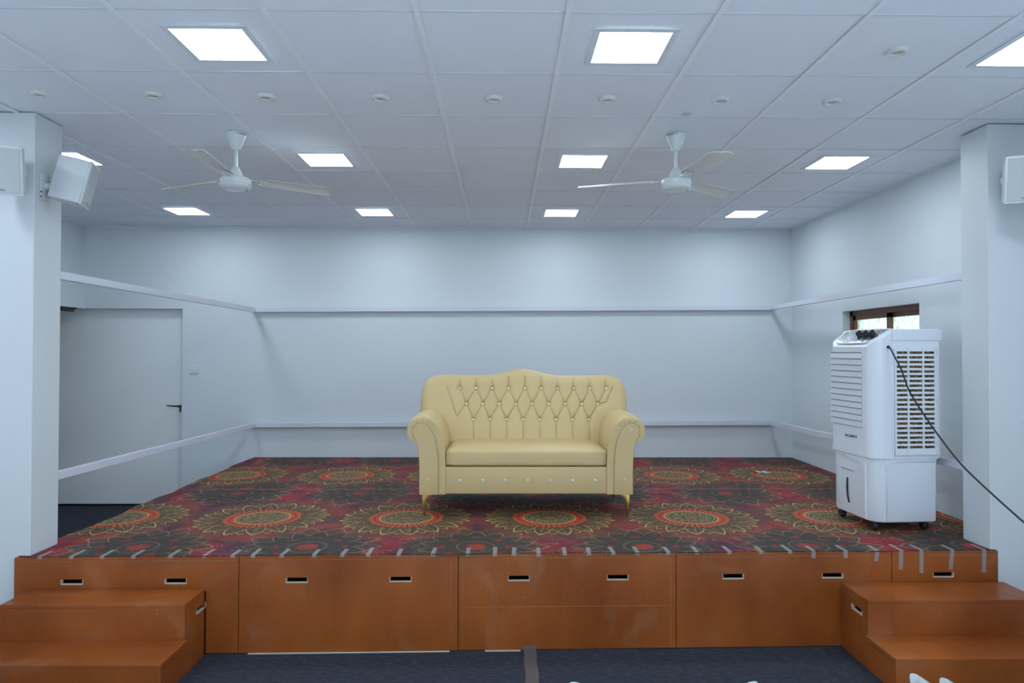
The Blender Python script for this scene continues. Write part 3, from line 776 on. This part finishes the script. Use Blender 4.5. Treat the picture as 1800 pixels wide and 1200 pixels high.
# ------------------------------------------------------------------ sofa
def sofa():
    t = thing('sofa', 'cream button-tufted two-seat sofa with rolled arms and gold legs on the stage', 'sofa', (.160, 4.74, CARP))
    BZ = .155
    # base with apron
    obj('base', box(bmesh.new(), -.612, .612, .012, .70, BZ, .343, bev=.008, seg=3), 'leather', t, smooth=True, angle=40)
    # seat cushion, crowned
    bm = bmesh.new(); nx, ny = 40, 22
    X0, X1, Y0, Y1, Z0, Z1 = -.560, .560, .004, .60, .345, .462
    def cush(u, v):   # crown
        return .020*(1-(2*u-1)**6)*(1-(2*v-1)**4)
    box(bm, X0, X1, Y0, Y1, Z0, Z1)
    bmesh.ops.subdivide_edges(bm, edges=bm.edges[:], cuts=19, use_grid_fill=True)
    for v in bm.verts:
        u_ = (v.co.x-X0)/(X1-X0); w_ = (v.co.y-Y0)/(Y1-Y0); z_ = (v.co.z-Z0)/(Z1-Z0)
        r = .022
        # round the box edges
        c = Vector((min(max(v.co.x, X0+r), X1-r), min(max(v.co.y, Y0+r), Y1-r), min(max(v.co.z, Z0+r), Z1-r)))
        d = v.co - c
        if d.length > 1e-6: v.co = c + d.normalized()*r if d.length > r else v.co
        v.co.z += cush(u_, w_)*z_
        if w_ < .1: v.co.y -= .006*(1-(2*z_-1)**2)*(1-(2*u_-1)**8)
    obj('seat_cushion', bm, 'leather', t, smooth=True)
    # arms
    out = [(-.737, BZ), (-.736, .26), (-.738, .36), (-.742, .43), (-.752, .485), (-.768, .515), (-.795, .528), (-.818, .555), (-.827, .595), (-.818, .640), (-.790, .672), (-.750, .690), (-.705, .693), (-.660, .678), (-.622, .645), (-.595, .600), (-.576, .545), (-.565, .480), (-.560, .400), (-.558, .30), (-.558, BZ)]
    face = [(-.737, BZ), (-.736, .30), (-.738, .38), (-.742, .44), (-.750, .495), (-.762, .530), (-.776, .555), (-.783, .590), (-.776, .620), (-.757, .640), (-.732, .648), (-.702, .640), (-.674, .618), (-.650, .580), (-.632, .530), (-.620, .470), (-.613, .40), (-.610, .30), (-.610, BZ)]
    for s in (-1, 1):
        P = [(p[0], p[1]) for p in catmull([(a, b, 0) for a, b in out], 5)]
        bm = bmesh.new(); rings = []
        cxm = -.665
        ys = [(.000, .982), (.006, .992), (.018, 1.0)] + [(.018 + (.66-.018)*k/10, 1.0) for k in range(1, 11)]
        for y, sc_ in ys:
            rg = []
            for a, b in P:
                fl = 1.0
                aa = cxm + (a-cxm)*sc_; bb = BZ + (b-BZ)*(1-(1-sc_)*.9) if b > BZ+.01 else BZ
                # gentle swell of the roll
                k = math.sin(min(1, y/.66)*PI)
                if b > .5: bb += .010*k
                rg.append(bm.verts.new((aa*(-s) if s > 0 else aa, y, bb)))
            rings.append(rg)
        for r0, r1 in zip(rings, rings[1:]):
            for i in range(len(P)-1): bm.faces.new((r0[i], r0[i+1], r1[i+1], r1[i]))
        bm.faces.new(rings[0]); bm.faces.new(rings[-1])
        for r0, r1 in zip(rings, rings[1:]): bm.faces.new((r0[0], r1[0], r1[-1], r0[-1]))
        arm = obj('arm', bm, 'leather', t, smooth=True, angle=50)
        # small pleats radiating from the scroll
        bm = bmesh.new()
        for ang, rr0 in ((150, .062), (118, .064), (88, .064), (60, .067), (32, .075), (8, .085), (205, .062)):
            a = math.radians(ang); cxx, czz = -.722, .585
            p0 = Vector((cxx+math.cos(a)*rr0, -.0015, czz+math.sin(a)*rr0)); p1 = Vector((cxx+math.cos(a)*(rr0+.030), .004, czz+math.sin(a)*(rr0+.030)))
            if s > 0: p0.x *= -1; p1.x *= -1
            tube(bm, [p0, (p0+p1)/2 + Vector((0, -.002, 0)), p1], [.0016, .0014, .0005], 6)
        obj('pleats', bm, 'seam', arm, smooth=True)
        # front facing panel with piping
        Q = [(p[0], p[1]) for p in catmull([(a, b, 0) for a, b in face], 5)]
        bm = bmesh.new(); prism(bm, [(a*(-s) if s > 0 else a, b) for a, b in Q], -.013, .004, 'y', bev=.004)
        fp = obj('arm_front', bm, 'leather', t, smooth=True, angle=35)
        bm = bmesh.new(); tube(bm, [((a*(-s) if s > 0 else a), -.0085, b) for a, b in Q], .0030, 8)
        obj('piping', bm, 'seam', fp, smooth=True)  # piping darkened to paint the groove shade round the arm front
        for z in (.604, .262):
            xx = (-.729 if z > .5 else -.682)*(-s if s > 0 else 1)
            gem(t, (xx, -.0145, z), .0050)
        # apron side seam
    # backrest: outline and tufted face
    outl = [(-.792, .640), (-.803, .70), (-.806, .765), (-.800, .830), (-.780, .888), (-.742, .930), (-.690, .952), (-.62, .958), (-.50, .957), (-.38, .955), (-.28, .957), (-.19, .969), (-.12, .986), (-.06, 1.001), (-.01, 1.006), (.04, 1.003), (.10, .990), (.17, .970), (.26, .956), (.38, .953), (.50, .955), (.63, .957), (.70, .950), (.752, .926), (.786, .882), (.802, .825), (.806, .765), (.800, .70), (.79, .640)]
    O2 = [(p[0], p[1]) for p in catmull([(a, b, 0) for a, b in outl], 6)]
    def topz(x):
        best = .64
        for (a, b), (c, d) in zip(O2, O2[1:]):
            if (a-x)*(c-x) <= 0 and abs(c-a) > 1e-6: best = max(best, b+(d-b)*(x-a)/(c-a))
        return best
    zb = .40; DX = .1275
    rows = [(.857, 10, -.500+.0), (.737, 9, -.446), (.620, 8, -.390)]
    btn = []
    for k, (z, n, x0) in enumerate(rows):
        for i in range(n): btn.append((x0 + i*DX*(1.0 if k else .995), z, k, i))
    B = {(k, i): (x, z) for x, z, k, i in btn}
    segs = []
    for i in range(9):
        segs.append((B[0, i], B[1, i])); segs.append((B[0, i+1], B[1, i]))
    for i in range(8):
        segs.append((B[1, i], B[2, i])); segs.append((B[1, i+1], B[2, i]))
    for i in range(10): segs.append((B[0, i], (B[0, i][0], .945)))
    for i in range(8): segs.append((B[2, i], (B[2, i][0], zb)))
    segs += [((-.600, .860), (-.518, .64)), ((-.518, .64), B[1, 0]), ((.690, .86), (.640, .75)), ((.640, .75), B[1, 8])]
    def dseg(p, a, b):
        ax, az = a; bx_, bz = b; px, pz = p; dx, dz = bx_-ax, bz-az; tt = max(0, min(1, ((px-ax)*dx+(pz-az)*dz)/(dx*dx+dz*dz)))
        return math.hypot(px-ax-tt*dx, pz-az-tt*dz)
    NX, NZ = 380, 150
    bm = bmesh.new(); grid = []
    def face_y(x, z): return .500 + (z-.45)*.22
    for i in range(NX+1):
        col_ = []
        for j in range(NZ+1):
            u_ = -1 + 2*i/NX; v_ = j/NZ
            # pack points towards the rim
            zt0 = .64 + .0
            x = u_*.806
            zt = topz(max(-.8055, min(.8055, x))) if abs(x) < .8055 else .765
            if abs(u_) > .975: zt = max(.64, zt)
            z = zb + (zt-zb)*v_
            # side limit: below the shoulder the side leans in slightly
            lim = .806 - .016*max(0, (.70-z)/.3)
            xx = u_*lim
            # rim rounding
            ex = (lim-abs(xx)); ez = zt-z
            R = .07
            def rnd_(d): 
                d = max(0, min(R, d)); return R - math.sqrt(max(0, R*R-(R-d)**2))
            y = face_y(xx, z) + rnd_(ex)*.9 + rnd_(ez)*.75 - .018
            fade = min(1, ex/.05)*min(1, ez/.05)
            dmin = 9
            for a, b in segs:
                if min(a[0], b[0])-.05 < xx < max(a[0], b[0])+.05 and min(a[1], b[1])-.05 < z < max(a[1], b[1])+.05:
                    dmin = min(dmin, dseg((xx, z), a, b))
            db = min(math.hypot(xx-bx_, z-bz) for bx_, bz, _, _ in btn)
            cr = .0080*math.exp(-(dmin/.0035)**2) + .0045*math.exp(-(dmin/.018)**2)
            bu = .014*math.exp(-(db/.014)**2) + .008*math.exp(-(db/.032)**2)
            y += (cr + bu)*fade
            col_.append(bm.verts.new((xx, y, z)))
        grid.append(col_)
    for i in range(NX):
        for j in range(NZ): bm.faces.new((grid[i][j], grid[i+1][j], grid[i+1][j+1], grid[i][j+1]))
    # rear shell
    YR = .775
    rim = [grid[0][j] for j in range(NZ+1)] + [grid[i][NZ] for i in range(1, NX+1)] + [grid[NX][j] for j in range(NZ-1, -1, -1)] + [grid[i][0] for i in range(NX-1, 0, -1)]
    back = [bm.verts.new((v.co.x*.985, YR - (.02 if v.co.z > .6 else 0), v.co.z-.006)) for v in rim]; n = len(rim)
    mid_ = [bm.verts.new((v.co.x*1.0, (v.co.y+YR)/2, v.co.z)) for v in rim]
    for i in range(n):
        k = (i+1) % n; bm.faces.new((rim[i], rim[k], mid_[k], mid_[i])); bm.faces.new((mid_[i], mid_[k], back[k], back[i]))
    bm.faces.new(back)
    br = obj('backrest', bm, 'leather', t, smooth=True, angle=60)
    obj('back_base', box(bmesh.new(), -.735, .735, .60, .775, BZ, .62, bev=.01), 'leather', t, smooth=True, angle=40)
    for x, z, k, i in btn: gem(t, (x, face_y(x, z)-.018+.012, z), .0098)
    for i in range(7): gem(t, (-.459 + i*.1565, .010, .250), .0092)
    # gold legs
    for sx in (-1, 1):
        for yy, fr_ in ((.045, 1), (.640, 0)):
            bm = bmesh.new()
            poly = [(-.724, .155), (-.724, .13), (-.718, .06), (-.714, 0), (-.703, 0), (-.700, .06), (-.699, .105), (-.690, .128), (-.670, .142), (-.63, .149), (-.59, .151), (-.59, .155)]
            prism(bm, [(a*(-sx) if sx > 0 else a, b) for a, b in poly], yy-.011, yy+.011, 'y', bev=.003)
            box(bm, min(-.725*-sx if sx > 0 else -.725, -.60*(-sx) if sx > 0 else -.60), max(-.725*-sx if sx > 0 else -.725, -.60*(-sx) if sx > 0 else -.60), yy-.03, yy+.06, .150, .1555)
            obj('leg', bm, 'gold', t, smooth=True, angle=40)
    return t
def gem(parent, loc, r):
    bm = bmesh.new(); lathe(bm, [(0, -r*.55), (r*.55, -r*.5), (r, 0), (r*.9, r*.5), (0, r*.6)], 8)
    bmesh.ops.rotate(bm, cent=(0, 0, 0), matrix=Matrix.Rotation(-PI/2, 3, 'X'), verts=bm.verts[:])
    return obj('crystal_button', bm, 'crystal', parent, loc=loc)
sofa()

# ------------------------------------------------------------------ air cooler
def cooler():
    a = math.radians(4.0)
    t = thing('air_cooler', 'tall white air cooler on black castors at the right of the stage', 'air cooler', (2.335, 4.292, CARP), (0, 0, a))
    # local x = depth to the right (0 .. D), local y = width away from viewer (0 .. Wd); the front faces -x
    D, Wd = .458, .515
    def foot(x0, x1, y0, y1, rf=.085, rb=.018, n=10):
        pts = []
        for (cx, cy, r, a0) in ((x0+rf, y0+rf, rf, PI), (x1-rb, y0+rb, rb, 1.5*PI), (x1-rb, y1-rb, rb, 0), (x0+rf, y1-rf, rf, .5*PI)):
            for k in range(n+1):
                an = a0 + .5*PI*k/n; pts.append((cx+r*math.cos(an), cy+r*math.sin(an)))
        return pts
    def shell(bm, rings):
        vs = [[bm.verts.new((x, y, z)) for x, y in p] for p, z in rings]; n = len(vs[0])
        for r0, r1 in zip(vs, vs[1:]):
            for i in range(n): bm.faces.new((r0[i], r0[(i+1) % n], r1[(i+1) % n], r1[i]))
        bm.faces.new(vs[0]); return vs
    # tank
    def inset(k): return foot(.012+k, D-.022-k, .012+k, Wd-.012-k)
    bm = bmesh.new()
    vs = shell(bm, [(inset(.012), .060), (inset(.003), .066), (inset(0), .076), (inset(-.002), .43), (inset(-.004), .472)]); bm.faces.new(vs[-1])
    tank = obj('water_tank', bm, 'plastic', t, smooth=True, angle=35)
    # raised framing on the tank flanks: arch-shaped pillars round a sunken panel
    def arch(x0, x1, z0, z1, th, r):
        pts = [(x0, z0), (x0, z1-r)] + [(x0+r-r*math.cos(k*PI/16), z1-r+r*math.sin(k*PI/16)) for k in range(1, 9)] + [(x1-r*(1-math.sin(k*PI/16)) if False else x1, z1)]
        return pts
    bm = bmesh.new()   # side flank (faces -y): corner pillar plus top band with curved inner corner
    z0, z1 = .070, .472; px = .092; r = .05
    inner = [(px, z0), (px, z1-.025-r)] + [(px+r-r*math.cos(k*PI/16), z1-.025-r+r*math.sin(k*PI/16)) for k in range(1, 9)] + [(D-.03, z1-.025), (D-.03, z1), (.088, z1), (.088, z0)]
    prism(bm, inner, .004, .016, 'y', bev=.003)
    obj('side_moulding', bm, 'plastic', tank, smooth=True, angle=35)
    bm = bmesh.new()
    ya = .105; inner = [(ya, z0), (ya, z1-.055-r)] + [(ya+r-r*math.cos(k*PI/16), z1-.055-r+r*math.sin(k*PI/16)) for k in range(1, 9)] + [(Wd-.10, z1-.025), (Wd-.10, z1), (.092, z1), (.092, z0)]
    prism(bm, inner, .004, .016, 'x', bev=.003)
    obj('front_moulding', bm, 'plastic', tank, smooth=True, angle=35)
    bm = bmesh.new(); box(bm, .001, .012, .215, .385, .355, .372, bev=.004); box(bm, .001, .012, .37, .395, .10, .372, bev=.004)
    obj('tank_recess_rim', bm, 'plasticg', tank, smooth=True, angle=40)
    bm = bmesh.new(); tube(bm, catmull([(.009, .298, .300), (.004, .296, .24), (.004, .290, .18), (.009, .280, .135)], 6), .0055, 8)
    obj('water_level_slot', bm, 'black', tank, smooth=True)
    # upper body with sloping control top
    ZS = .480
    def upk(k): return foot(-.002+k, D+k*0-.0, 0.0+k, Wd-k)
    SL, zt, zlo = .150, 1.292, 1.190
    base = foot(-.002, D, 0, Wd, n=12)
    # insert crossing vertices at x = SL on the two flanks
    pts = []; n0 = len(base)
    for i in range(n0):
        p, q = base[i], base[(i+1) % n0]; pts.append(p)
        if (p[0]-SL)*(q[0]-SL) < 0: f = (SL-p[0])/(q[0]-p[0]); pts.append((SL, p[1]+f*(q[1]-p[1])))
    def tz(x): return zlo + (zt-zlo)*min(1, max(0, x/SL))**.85
    bm = bmesh.new()
    lo = [bm.verts.new((x+.006*(1 if x < .2 else -1), y+(.006 if y < .2 else -.006), ZS-.008)) for x, y in pts]
    l1 = [bm.verts.new((x, y, ZS)) for x, y in pts]; l2 = [bm.verts.new((x, y, ZS+.3)) for x, y in pts]
    l3 = [bm.verts.new((x, y, tz(x)-.010)) for x, y in pts]
    def pull(x, y, k): return (min(max(x, k), D-k) if True else x, min(max(y, k), Wd-k))
    l4 = []
    for x, y in pts:
        qx, qy = pull(x, y, .008); l4.append(bm.verts.new((qx, qy, tz(x))))
    n = len(pts)
    for A_, B_ in ((lo, l1), (l1, l2), (l2, l3), (l3, l4)):
        for i in range(n): bm.faces.new((A_[i], A_[(i+1) % n], B_[(i+1) % n], B_[i]))
    bm.faces.new(lo)
    idx = [i for i, p in enumerate(pts) if abs(p[0]-SL) < 1e-6]
    i0, i1 = idx
    bm.faces.new([l4[i] for i in range(i0, i1+1)])
    bm.faces.new([l4[i % n] for i in range(i1, i0+n+1)])
    body = obj('body', bm, 'plastic', t, smooth=True, angle=30)
    bm = bmesh.new(); ring = foot(-.0045, D-.01, -.0025, Wd+.002)
    vs = shell(bm, [(ring, ZS-.012), (ring, ZS+.010)]); bm.faces.new(vs[-1])
    obj('waist_band', bm, 'plastic', body, smooth=True, angle=35)
    # printed control plate and knobs on the slope
    sl = math.atan2(zt-zlo, SL)
    cp = bmesh.new()
    def sp_(x, y, up=0.004): return (x - math.sin(sl)*0, y, tz(x)+up)
    out_ = [(.012, .10), (.010, .18), (.010, .33), (.014, .42), (.05, .485), (.10, .500), (.146, .500), (.146, .050), (.12, .036), (.08, .030), (.04, .045)]
    av = [cp.verts.new(sp_(x, y)) for x, y in out_]; bv = [cp.verts.new(sp_(x, y, -.002)) for x, y in out_]
    cp.faces.new(av); cp.faces.new(bv)
    for i in range(len(out_)): cp.faces.new((av[i], av[(i+1) % len(out_)], bv[(i+1) % len(out_)], bv[i]))
    plate = obj('control_plate', cp, 'chrome', body)
    bm = bmesh.new(); tube(bm, catmull([sp_(x, y, .003) for x, y in out_] , 4, closed=True) + [Vector(sp_(*out_[0], .003))], .0045, 8)
    obj('plate_rim', bm, 'plastic', plate, smooth=True)
    for y in (.095, .165, .235):
        q = lathe(bmesh.new(), [(.027, 0), (.026, .006), (.021, .008), (.019, .030), (.016, .033), (0, .033)], 24)
        box(q, -.019, .019, -.005, .005, .028, .042, bev=.002)
        Mx = Matrix.Translation(sp_(.070, y, .003)) @ Matrix.Rotation(-sl, 4, 'Y')
        bmesh.ops.transform(q, matrix=Mx, verts=q.verts[:]); obj('knob', q, 'black', t, smooth=True, angle=40)
    # front louvres
    ly0, ly1, lz0, lz1 = .115, .470, .655, 1.140
    bm = bmesh.new()
    box(bm, -.0035, .002, ly0-.001, ly1+.002, lz0-.001, lz1+.004)
    lf = obj('louvre_gap_backing', bm, 'gap', body)  # dark plate behind the slats paints the shade lines between them
    bm = bmesh.new(); N = 12; hh = (lz1-lz0)/N
    for k in range(N):
        z = lz0+k*hh
        A_ = [(-.003, z+.004), (-.0105, z+.001), (-.0115, z+.005), (-.0055, z+hh-.004), (-.003, z+hh-.004)]
        prism(bm, [(x, zz) for x, zz in A_], ly0, ly1, 'y')
        # polygon coordinates are (x, z) for a y extrusion
    obj('louvres', bm, 'plasticg', body)
    text_mesh('lettering', 'RAJ LIBERTY', .026, 'ink', body, (-.0035, .235, .585), (PI/2, 0, -PI/2))
    # side grille with pad behind (faces -y)
    gx0, gx1, gz0, gz1 = .128, .436, .492, 1.215
    bm = bmesh.new(); box(bm, gx0, gx1, -.004, .003, gz0, gz1, bev=.002, seg=1)
    gp = obj('side_panel', bm, 'plastic', body, smooth=True, angle=40)
    box_ = bmesh.new(); box(box_, gx0, D+.004, -.0065, .003, gz1+.004, tz(1)-.004, bev=.002, seg=1); obj('top_band', box_, 'plastic', body, smooth=True, angle=40)
    zt_, zb_ = 1.156, .528; NR = 21; ph = (zt_-zb_)/NR
    obj('cooling_pad', BX(.148, .412, -.0062, -.0038, zb_-.003, zt_+.003), 'pad', gp)
    bm = bmesh.new()
    for x0, x1 in ((.140, .152), (.226, .236), (.326, .336), (.406, .416)): box(bm, x0, x1, -.014, -.004, zb_-.035, zt_+.012)
    for k in range(NR+1):
        z = zb_+k*ph; box(bm, .140, .416, -.011, -.004, z-.0070, z+.0070)
    box(bm, .140, .416, -.012, -.004, zb_-.035, zb_)
    obj('grille', bm, 'plastic', gp)
    bm = bmesh.new()
    for z in (1.14, .83, .56): box(bm, .424, .428, -.0065, -.0035, z-.015, z+.015)
    for x in (.155, .35): bmesh.ops.transform(bm, matrix=Matrix.Identity(4), verts=[])
    obj('clips', bm, 'plasticg', gp)
    # castors
    for x, y in ((.055, .075), (.055, Wd-.075), (D-.07, .075), (D-.07, Wd-.075)):
        bm = bmesh.new(); lathe(bm, [(0, -.016), (.024, -.016), (.0295, -.010), (.0305, 0), (.0295, .010), (.024, .016), (0, .016)], 28)
        bmesh.ops.transform(bm, matrix=Matrix.Translation((x, y, .0308)) @ Matrix.Rotation(PI/2, 4, 'Y'), verts=bm.verts[:])
        box(bm, x-.017, x+.017, y-.018, y+.018, .035, .062, bev=.006)
        obj('castor', bm, 'blackrub', t, smooth=True, angle=40)
    # cord with its grommet
    inv = Matrix.Translation((2.335, 4.292, CARP)) @ Matrix.Rotation(a, 4, 'Z'); inv = inv.inverted()
    pts = [(2.440, 4.300, 1.722), (2.436, 4.268, 1.712), (2.435, 4.21, 1.65), (2.442, 4.16, 1.581), (2.459, 4.10, 1.445), (2.512, 4.03, 1.300), (2.545, 3.97, 1.205), (2.567, 3.82, 1.072), (2.622, 3.70, .958), (2.686, 3.50, .814), (2.74, 3.32, .70), (2.80, 3.05, .52), (2.86, 2.80, .30), (2.93, 2.60, .08), (2.98, 2.45, .008), (3.04, 2.2, .007)]
    P_ = [inv @ Vector(p) for p in pts]
    bm = bmesh.new(); tube(bm, catmull(P_, 8), .0048, 8)
    cd = obj('power_cord', bm, 'blackrub', t, smooth=True)
    bm = bmesh.new(); q = P_[0]; lathe(bm, [(0, .012), (.007, .010), (.011, .003), (.011, -.006)], 18)
    bmesh.ops.transform(bm, matrix=Matrix.Translation((q.x, q.y+.0, q.z)) @ Matrix.Rotation(PI/2, 4, 'X'), verts=bm.verts[:])
    obj('cord_grommet', bm, 'blackrub', cd, smooth=True)
cooler()

# ------------------------------------------------------------------ plastic chairs nearest the viewer
def chair(label, loc, rz, group=None):
    t = thing('plastic_chair', label, 'chair', loc, (0, 0, rz), group)
    # local: back at y=0, seat towards +y, z up
    HW = .240; top = .886
    def bp(u, v):   # u across -1..1, v up 0..1
        z = .43 + (top-.43)*v
        hw = .205 + .035*v
        y = -.075*v**1.2 + .035*(u*u) 
        return Vector((u*hw, y, z))
    bm = bmesh.new(); n, m = 28, 16; F = []
    for i in range(n+1):
        u = -1+2*i/n; c = []
        for j in range(m+1):
            v = j/m; p = bp(u, v)
            dip = .055*(1-abs(u)**1.9) + (.016*max(0, (abs(u)-.86)/.14)**2)
            p.z -= dip*v**3
            c.append(bm.verts.new(p))
        F.append(c)
    for i in range(n):
        for j in range(m):
            uu = abs(-1+2*(i+.5)/n)
            if 2 <= j <= 11 and uu < .80 and (i % 4) in (1, 2): continue
            bm.faces.new((F[i][j], F[i+1][j], F[i+1][j+1], F[i][j+1]))
    bmesh.ops.solidify(bm, geom=bm.faces[:], thickness=.016)
    o = obj('backrest', bm, 'chair', t, smooth=True); mdf = o.modifiers.new('round', 'SUBSURF'); mdf.levels = 1; mdf.render_levels = 1
    bm = bmesh.new(); F = []
    for i in range(13):
        u = -1+2*i/12; c = []
        for j in range(13):
            v = j/12; c.append(bm.verts.new((u*(.205+.025*v), .0+.42*v, .43 - .018*math.sin(PI*v)*(1-u*u) - (.03*max(0, v-.85)/.15) + .012*v)))
        F.append(c)
    for i in range(12):
        for j in range(12): bm.faces.new((F[i][j], F[i+1][j], F[i+1][j+1], F[i][j+1]))
    bmesh.ops.solidify(bm, geom=bm.faces[:], thickness=.012); o = obj('seat', bm, 'chair', t, smooth=True)
    for s in (-1, 1):
        for y0, y1 in ((.02, -.05), (.40, .44)):
            bm = bmesh.new(); tube(bm, [(s*.195, y0, .43), (s*.215, (y0+y1)/2, .22), (s*.235, y1, 0)], [.026, .022, .017], 10); obj('leg', bm, 'chair', t, smooth=True, angle=60)
        bm = bmesh.new(); pts = catmull([(s*.222, -.015, .60), (s*.262, .08, .655), (s*.275, .25, .66), (s*.265, .37, .62), (s*.238, .41, .50), (s*.222, .41, .43)], 6)
        tube(bm, pts, .019, 10); obj('armrest', bm, 'chair', t, smooth=True, angle=60)
    return t
chair('white plastic chair facing the stage, its two back corners peeping up at the bottom edge', (.400, 1.745, .0), math.radians(0))
chair('white plastic chair at the bottom right, the lower one of the nested pair', (1.295, 1.579, 0), math.radians(-47))
chair('white plastic chair at the bottom right, nested on top of another and showing further left', (1.195, 1.539, .030), math.radians(-47))
